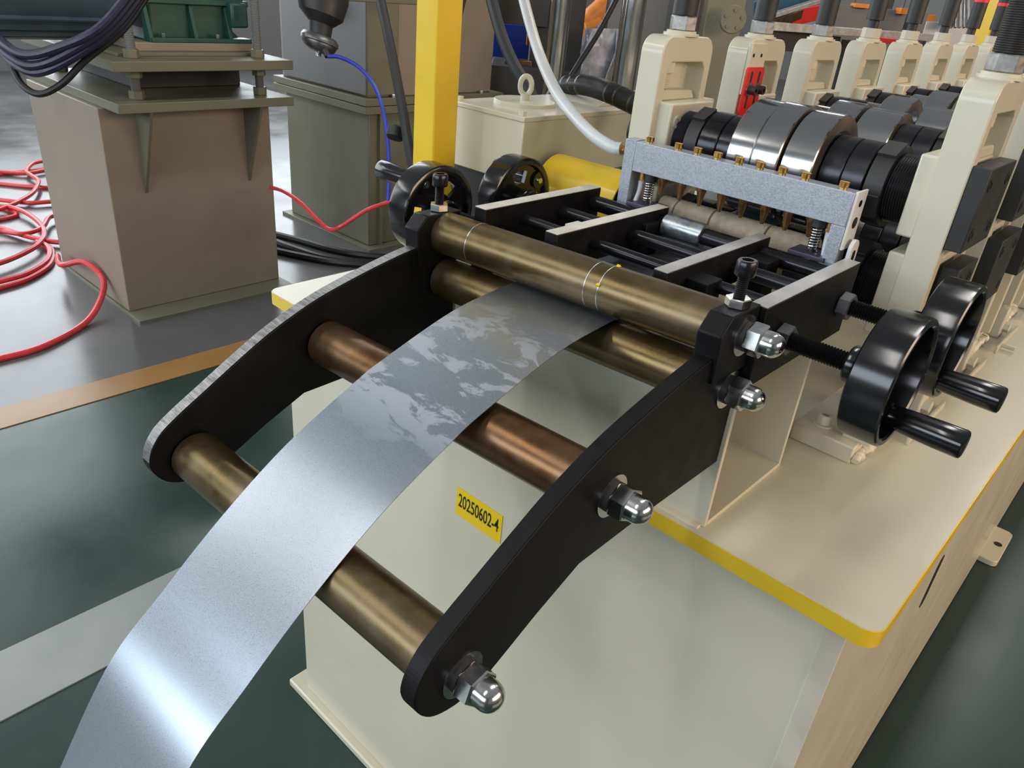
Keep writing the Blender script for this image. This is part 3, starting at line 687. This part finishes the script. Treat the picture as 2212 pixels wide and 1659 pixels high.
# ------------------------------------------------------------------ red hoses on the floor
RH = [[(-60, 384), (0, 376), (50, 371), (90, 366), (140, 362)], [(-60, 378), (0, 372), (60, 374), (100, 368), (150, 370)],
      [(92, 348), (70, 354), (57, 369), (70, 380), (83, 391), (72, 415), (39, 436), (0, 452), (-50, 470)],
      [(-50, 395), (0, 397), (50, 402), (98, 405), (150, 408)], [(-50, 430), (0, 432), (60, 438), (104, 436), (160, 430)],
      [(-60, 452), (0, 445), (45, 454), (84, 480), (96, 505), (81, 529), (45, 550), (0, 568), (-50, 580)],
      [(-60, 440), (0, 448), (36, 462), (20, 470), (-10, 476), (-50, 490)], [(-60, 488), (0, 493), (60, 511), (122, 523), (170, 520)],
      [(-40, 510), (0, 500), (50, 505), (90, 492), (106, 470), (130, 462)],
      [(90, 528), (108, 535), (114, 550), (105, 575), (60, 603), (0, 622), (-60, 636)], [(80, 522), (100, 530), (108, 545), (98, 567), (55, 592), (0, 608), (-60, 620)]]
RL = ['coral red hose strand in the tangle on the grey floor beside the pedestal'] * 20
for i, c_ in enumerate(RH):
    pts = [oz(px, py, .012 + .012 * (i % 3)) for px, py in c_]
    # a hose leaning on the pedestal's blind side stops before its plate
    pts = [p if not (p.y > 1.16 and p.x > -4.22) else Vector((-4.23, min(p.y, 1.9), p.z)) for p in pts]
    tag(MB().tube(crom(pts, 7), .0135, 8).build('red_hose', 'redhose'), RL[i], 'hose', 'tangled red hoses on the floor')
zz = [.10, .13, .16, .12, .06, .015, .013, .013, .013]
pts = [oz(px, py, z) for (px, py), z in zip([(124, 553), (133, 572), (181, 566), (222, 601), (217, 648), (180, 701), (90, 750), (0, 775), (-70, 790)], zz)]
tag(MB().tube(crom(pts, 9), .0135, 10).build('red_hose', 'redhose'), 'single loose red hose looping in front of the pedestal foot', 'hose')

# ------------------------------------------------------------------ olive cabinet machine behind
p2 = thing('olive_machine', 'olive grey machine on a flanged pedestal behind the yellow post', 'machine', (-3.9, 3.1, 0))
MB().box(-4.35, -3.53, 2.70, 3.62, .02, .78).build('pedestal_body', 'olive', p2, bev=.006)
MB().box(-4.40, -3.47, 2.66, 3.70, 0, .02).build('floor_plate', 'olive', p2, bev=.002)
MB().box(-4.42, -3.50, 2.66, 3.74, .775, .815).build('lower_flange', 'olive', p2, bev=.003)
MB().box(-4.42, -3.50, 2.66, 3.74, .818, .858).build('upper_flange', 'olive', p2, bev=.003)
MB().box(-4.38, -3.54, 2.70, 3.66, .858, 2.1).build('cabinet_body', 'brownp', p2, bev=.008)
MB().box(-4.34, -3.535, 2.685, 2.70, .87, 2.0).build('front_panel', 'greyp', p2, bev=.003)
MB().box(-3.54, -3.525, 2.69, 2.90, .87, 2.0).build('side_panel', 'olive', p2, bev=.003)
for y in (2.76, 3.15): MB().box(-3.53, -3.505, y, y + .02, .02, .775).build('stiffener_rib', 'olive', p2)
for y in (2.86, 3.2, 3.55): MB().hexa((-3.515, y, .858), (-3.515, y, .875), .026).build('flange_bolt', 'chrome', p2, smooth=25)
MB().box(-3.95, -3.80, 2.60, 2.685, 1.25, 1.50).build('tool_bracket', 'olive', p2, bev=.006)
# black spindle head with a round chuck
kc = at(690, 92, 3.35)
kh = thing('pneumatic_actuator', 'black pneumatic actuator with bright round end plate in front of the olive machine', 'actuator', tuple(kc + Vector((0, 0, .1))))
ad = Vector((.28, -.30, -.9)).normalized()
MB().lathe([(-.42, .03), (-.42, .11), (-.20, .12), (-.12, .10), (-.08, .055), (-.03, .05), (-.02, .07)], kc, ad, 28).build('actuator_body', 'blackp', kh)
MB().lathe([(-.03, .02), (-.03, .075), (-.015, .086), (0, .086), (.004, .080), (.012, .078), (.03, .066), (.04, .05), (.045, .005)], kc, ad, 36).build('end_plate', 'dullnut', kh)
MB().cyl(kc + ad * .045, kc + ad * .06, .012, 14).build('centre_stud', 'chrome', kh)
MB().tube([at(702, 108, 3.28), at(708, 122, 3.28)], .014, 12).build('elbow_fitting', 'blackp', kh)
MB().box(kc.x - .12, kc.x - .02, kc.y + .05, kc.y + .60, kc.z + .17, kc.z + .24).build('mounting_arm', 'olive', kh, bev=.004)
def cable(name, mt, r, pts, label, cat='cable', group=None, d=None):
    P = [at(p[0], p[1], p[2] if len(p) > 2 else d) for p in pts]
    return tag(MB().tube(crom(P, 9), r, 10).build(name, mt), label, cat, group)
cable('blue_air_tube', 'bluehose', .0085, [(708, 122), (735, 124), (775, 145), (808, 185), (828, 240), (838, 310), (840, 380), (838, 437)], 'blue air tube arching down from the actuator', 'tube', d=3.22)
cable('red_hose', 'redhose', .009, [(585, 405, 3.6), (612, 413, 3.5), (650, 438, 3.4), (690, 478, 3.3), (714, 496, 3.25), (740, 487, 3.2), (790, 455, 3.2), (838, 437, 3.22), (860, 430, 3.25)], 'thin red hose sagging across the olive pedestal', 'hose')
cable('black_cable', 'rubber', .019, [(815, -40), (822, 0), (838, 75), (855, 160), (870, 240), (885, 330), (905, 430), (925, 520)], 'thick black cable slanting down just beside the yellow post', d=2.9)
cable('black_cable', 'rubber', .012, [(1010, -40), (998, 10), (985, 60), (965, 130), (950, 220)], 'thin black cable coming out behind the yellow post on the deck', d=2.9)
cable('black_cable', 'rubber', .021, [(1052, -50), (1062, 0), (1083, 75), (1108, 135), (1140, 190), (1165, 245)], 'thick black cable slanting down behind the lifting eye', d=2.7)
tag(MB().cyl(at(858, 275, 2.95), at(852, 300, 2.95), .035, 20, .006).build('cable_grip', 'rubber'), 'black round cable grip hanging on the slanting black cable', 'grip')
for i, c_ in enumerate([[(590, 505), (650, 520), (720, 540), (790, 552), (860, 556), (930, 552)], [(590, 520), (640, 538), (700, 556), (780, 566), (850, 566), (930, 560)], [(590, 540), (650, 553), (720, 566), (800, 572), (870, 570), (930, 565)]]):
    pts = [oz(px, py, .02) for px, py in c_]
    pts = [Vector((max(p.x, -3.215), p.y, p.z)) if p.y < 2.05 else p for p in pts]
    tag(MB().tube(crom(pts, 8), .020, 8).build('floor_cable', 'rubber'), 'thick black cable lying on the floor between the two pedestals', 'cable', 'black cables on the floor')

# ------------------------------------------------------------------ machines farther back
def colm(px, py, d, r, name, label, mt='steel', h=2.6):
    p = at(px, py, d); t = thing(name, label, 'column', (p.x, p.y, 0))
    MB().cyl((p.x, p.y, .02), (p.x, p.y, h), r, 28).build('column_tube', mt, t)
    MB().cyl((p.x, p.y, 0), (p.x, p.y, .02), r * 1.8, 28).build('base_flange', 'darkm', t)
colm(1205, 80, 4.2, .055, 'steel_column', 'polished steel column between the dark press uprights, behind the gearbox')
colm(1360, 80, 4.0, .062, 'steel_column', 'polished steel column close behind the first gearbox-side stand')
colm(1525, 40, 4.6, .05, 'steel_column', 'polished steel column beside the olive side frame')
dm = thing('press_frame', 'dark painted press frame behind the polished columns', 'press', tuple(at(1230, 250, 4.9).xy) + (0,))
A = at(1100, 30, 4.7); B = at(1460, 60, 4.7)
def slab(px0, px1, pyt, pyb, d, th, mt, name, parent, bev=.004):
    a = at(px0, pyt, d); b = at(px1, pyt, d); zb = at((px0 + px1) / 2, pyb, d).z
    u = Vector((b.x - a.x, b.y - a.y, 0)); L = u.length; u.normalize(); nrm = Vector((-u.y, u.x, 0))
    if nrm.dot(FWD) < 0: nrm = -nrm
    zt = (a.z + b.z) / 2; mb = MB()
    if pyb >= 300: zb = 0
    mb.add([(a + u * (L * i) + nrm * (th * j)).xy.to_tuple() + (z,) for i in (0, 1) for j in (0, 1) for z in (zb, zt)],
           [(0, 1, 3, 2), (4, 6, 7, 5), (0, 4, 5, 1), (2, 3, 7, 6), (0, 2, 6, 4), (1, 5, 7, 3)])
    return mb.build(name, mt, parent, bev=bev)
slab(1070, 1195, -60, 58, 4.75, .5, 'darkm', 'upper_beam', dm)
slab(1160, 1205, -60, 330, 4.80, .3, 'darkm', 'upright', dm)
slab(1215, 1275, -60, 330, 4.85, .4, 'darkm', 'upright', dm)
slab(1330, 1460, -80, 330, 4.6, .2, 'greyp', 'upright', dm)
slab(1060, 1480, 160, 330, 4.9, .6, 'darkm', 'bed', dm)
o = slab(1068, 1195, 55, 300, 5.6, .35, 'blue', 'stacked_crate', None); tag(o, 'blue crate seen behind the slanting black cable', 'crate')
o = slab(1140, 1190, 60, 102, 5.45, .1, 'orange', 'carton', None); tag(o, 'small orange carton in front of the blue crate', 'carton')
o = slab(1300, 1345, 60, 300, 5.4, .3, 'blue', 'stacked_crate', None); tag(o, 'blue crate standing behind the crinkled plastic film', 'crate')
o = slab(1090, 1150, 130, 157, 5.0, .12, 'rust_roll', 'coil_end', None); tag(o, 'rusty brown block on the press bed behind the lifting eye', 'block')
oc = at(1300, 10, 5.9)
ro = thing('orange_robot_arm', 'orange robot arm half wrapped in plastic between the polished columns', 'robot arm', (oc.x, oc.y, 0))
MB().tube(crom([at(1262, 70, 5.9), at(1280, 45, 5.9), at(1310, 15, 5.9), at(1340, -40, 5.9)], 6), .10, 16).build('arm_link', 'orange', ro)
MB().cyl(at(1262, 72, 5.88), at(1300, 60, 5.88), .09, 24, .01).build('arm_joint', 'orange', ro)
MB().cyl((oc.x, oc.y, 0), (oc.x, oc.y, oc.z - .15), .16, 24).build('robot_base', 'orange', ro)
o = slab(1405, 1455, -60, 300, 5.2, .12, 'orange', 'orange_cabinet', None); tag(o, 'orange cabinet seen behind the top of the first gearbox-side stand', 'cabinet')
fm = MB(); gn = 10
a0 = at(1258, 62, 4.55); a1 = at(1332, 62, 4.55); zb_ = 0
for i in range(gn + 1):
    for j in range(gn + 1):
        u = i / gn; v = j / gn
        p = a0.lerp(a1, u); zt_ = p.z; q = Vector((p.x, p.y, zt_ + (.0 - zt_) * v)) + Vector((random.uniform(-.02, .02), random.uniform(-.03, .03), 0)) + Vector((0, .06 * math.sin(u * 9 + v * 5), 0))
        fm.v.append(q)
for i in range(gn):
    for j in range(gn): fm.f.append((i * (gn + 1) + j, (i + 1) * (gn + 1) + j, (i + 1) * (gn + 1) + j + 1, i * (gn + 1) + j + 1))
o = fm.build('plastic_film', 'film', smooth=20); sd = o.modifiers.new('solid', 'SOLIDIFY'); sd.thickness = .004
tag(o, 'crinkled translucent plastic film hanging in front of the blue crate', 'plastic film')
cable('black_cable', 'rubber', .016, [(1345, -30), (1320, 20), (1290, 75), (1255, 130), (1225, 180), (1205, 230)], 'black cable crossing the plastic film and robot arm', d=4.3)

# olive side frame with round cover behind the second stand
os_ = thing('olive_side_frame', 'olive green machine side frame with round bolted cover behind the second gearbox-side stand', 'machine frame', tuple(at(1585, 100, 4.3).xy) + (0,))
slab(1545, 1628, -70, 420, 4.3, .10, 'olive', 'side_plate', os_)
cc = at(1583, 42, 4.29); nr = Vector((FWD.x, FWD.y, 0)).normalized()
a = at(1545, 0, 4.3); b = at(1628, 0, 4.3); uu = Vector((b.x - a.x, b.y - a.y, 0)).normalized(); nn = Vector((-uu.y, uu.x, 0)); nn = nn if nn.dot(FWD) < 0 else -nn
rc = MB().lathe([(-.005, .075), (.012, .075), (.016, .07), (.016, .002)], cc, nn, 32).build('round_cover', 'olive', os_)
for k in range(5):
    aa = k * 1.257 + .3; q = cc + nn * .016 + (uu * math.cos(aa) + Vector((0, 0, 1)) * math.sin(aa)) * .048
    MB().cyl(q, q + nn * .008, .009, 10).build('cover_bolt', 'olive', rc)

# conveyor, cabinets and far stuff at the right
cv = thing('conveyor_frame', 'long conveyor with teal side beam and red rail behind the middle stands', 'conveyor', tuple(at(1740, 150, 5.6).xy) + (0,))
def beam(p, q, w_, h_, mt, name, parent):
    p = Vector(p); q = Vector(q); d = (q - p); L = d.length; d.normalize(); s_ = d.cross(Vector((0, 0, 1))).normalized(); up = s_.cross(d)
    mb = MB(); mb.add([p + d * (L * i) + s_ * (w_ * (j - .5)) + up * (h_ * (k - .5)) for i in (0, 1) for j in (0, 1) for k in (0, 1)],
                      [(0, 1, 3, 2), (4, 6, 7, 5), (0, 4, 5, 1), (2, 3, 7, 6), (0, 2, 6, 4), (1, 5, 7, 3)])
    return mb.build(name, mt, parent, bev=.004)
beam(at(1640, 38, 5.2), at(1800, -35, 5.6), .10, .20, 'teal', 'side_beam', cv)
beam(at(1660, 36, 5.1), at(1800, -8, 5.5), .05, .03, 'greybar', 'edge_rail', cv)
beam(at(1660, 52, 5.15), at(1790, 8, 5.5), .06, .06, 'brass_roll', 'lower_rail', cv)
beam(at(1700, 38, 5.3), at(1790, 20, 5.5), .10, .10, 'red', 'red_rail', cv)
beam(at(1650, 55, 5.0), at(2010, 82, 5.6), .12, .05, 'greybar', 'table_edge', cv)
beam(at(1650, 84, 5.1), at(1800, 98, 5.4), .10, .12, 'darkm', 'lower_beam', cv)
for px in (1665, 1840, 1990):
    p = at(px, 70, 5.3); MB().box(p.x - .04, p.x + .04, p.y - .04, p.y + .04, 0, p.z - .05).build('leg', 'darkm', cv)
beam(at(1880, 84, 5.2), at(1960, 92, 5.4), .10, .03, 'red', 'red_strip', cv)
o = slab(1795, 2010, 18, 300, 6.2, .6, 'greyp', 'grey_cabinet', None); tag(o, 'wide grey cabinet behind the middle bearing stands', 'cabinet')
o = slab(1848, 1880, 8, 18, 6.15, .1, 'orange', 'orange_tray', None); tag(o, 'small orange tray lying on the grey cabinet', 'tray')
o = slab(1948, 1968, 18, 32, 6.12, .1, 'orange', 'orange_tray', None); tag(o, 'small orange tray standing against the grey cabinet top', 'tray')
o = slab(1915, 1942, -30, 22, 6.5, .12, 'blackp', 'black_monitor', None); tag(o, 'black box standing on the grey cabinet', 'box')
st2 = thing('black_stand', 'black upright stand in front of the grey cabinet', 'stand', tuple(at(1990, 85, 5.9).xy) + (0,))
slab(1984, 2000, -20, 300, 5.9, .08, 'blackp', 'upright', st2); slab(1990, 2018, -30, 14, 5.88, .06, 'blackp', 'head', st2)
o = slab(2001, 2024, 32, 51, 6.9, .1, 'orange', 'orange_box', None); tag(o, 'orange box stacked beside the black stand', 'box')
o = slab(2001, 2095, 50, 300, 6.9, .5, 'alu', 'metal_rack', None); tag(o, 'grey metal rack filled with parts beside the wide yellow post', 'rack')
for i in range(5):
    o = beam(at(2055 + 9 * i, 60, 6.7), at(2062 + 7 * i, -25, 6.7), .022, .03, 'chrome' if i % 2 else 'greybar', 'upright_tube', None)
    tag(o, 'shiny metal tube standing upright on the metal rack', 'tube', 'tubes on the metal rack')
yp = at(2128, 50, 4.6)
post('yellow_post', yp.x, yp.y, .10, 2.6, 0, 'wide yellow square post standing on the floor behind the gearbox-side stands')
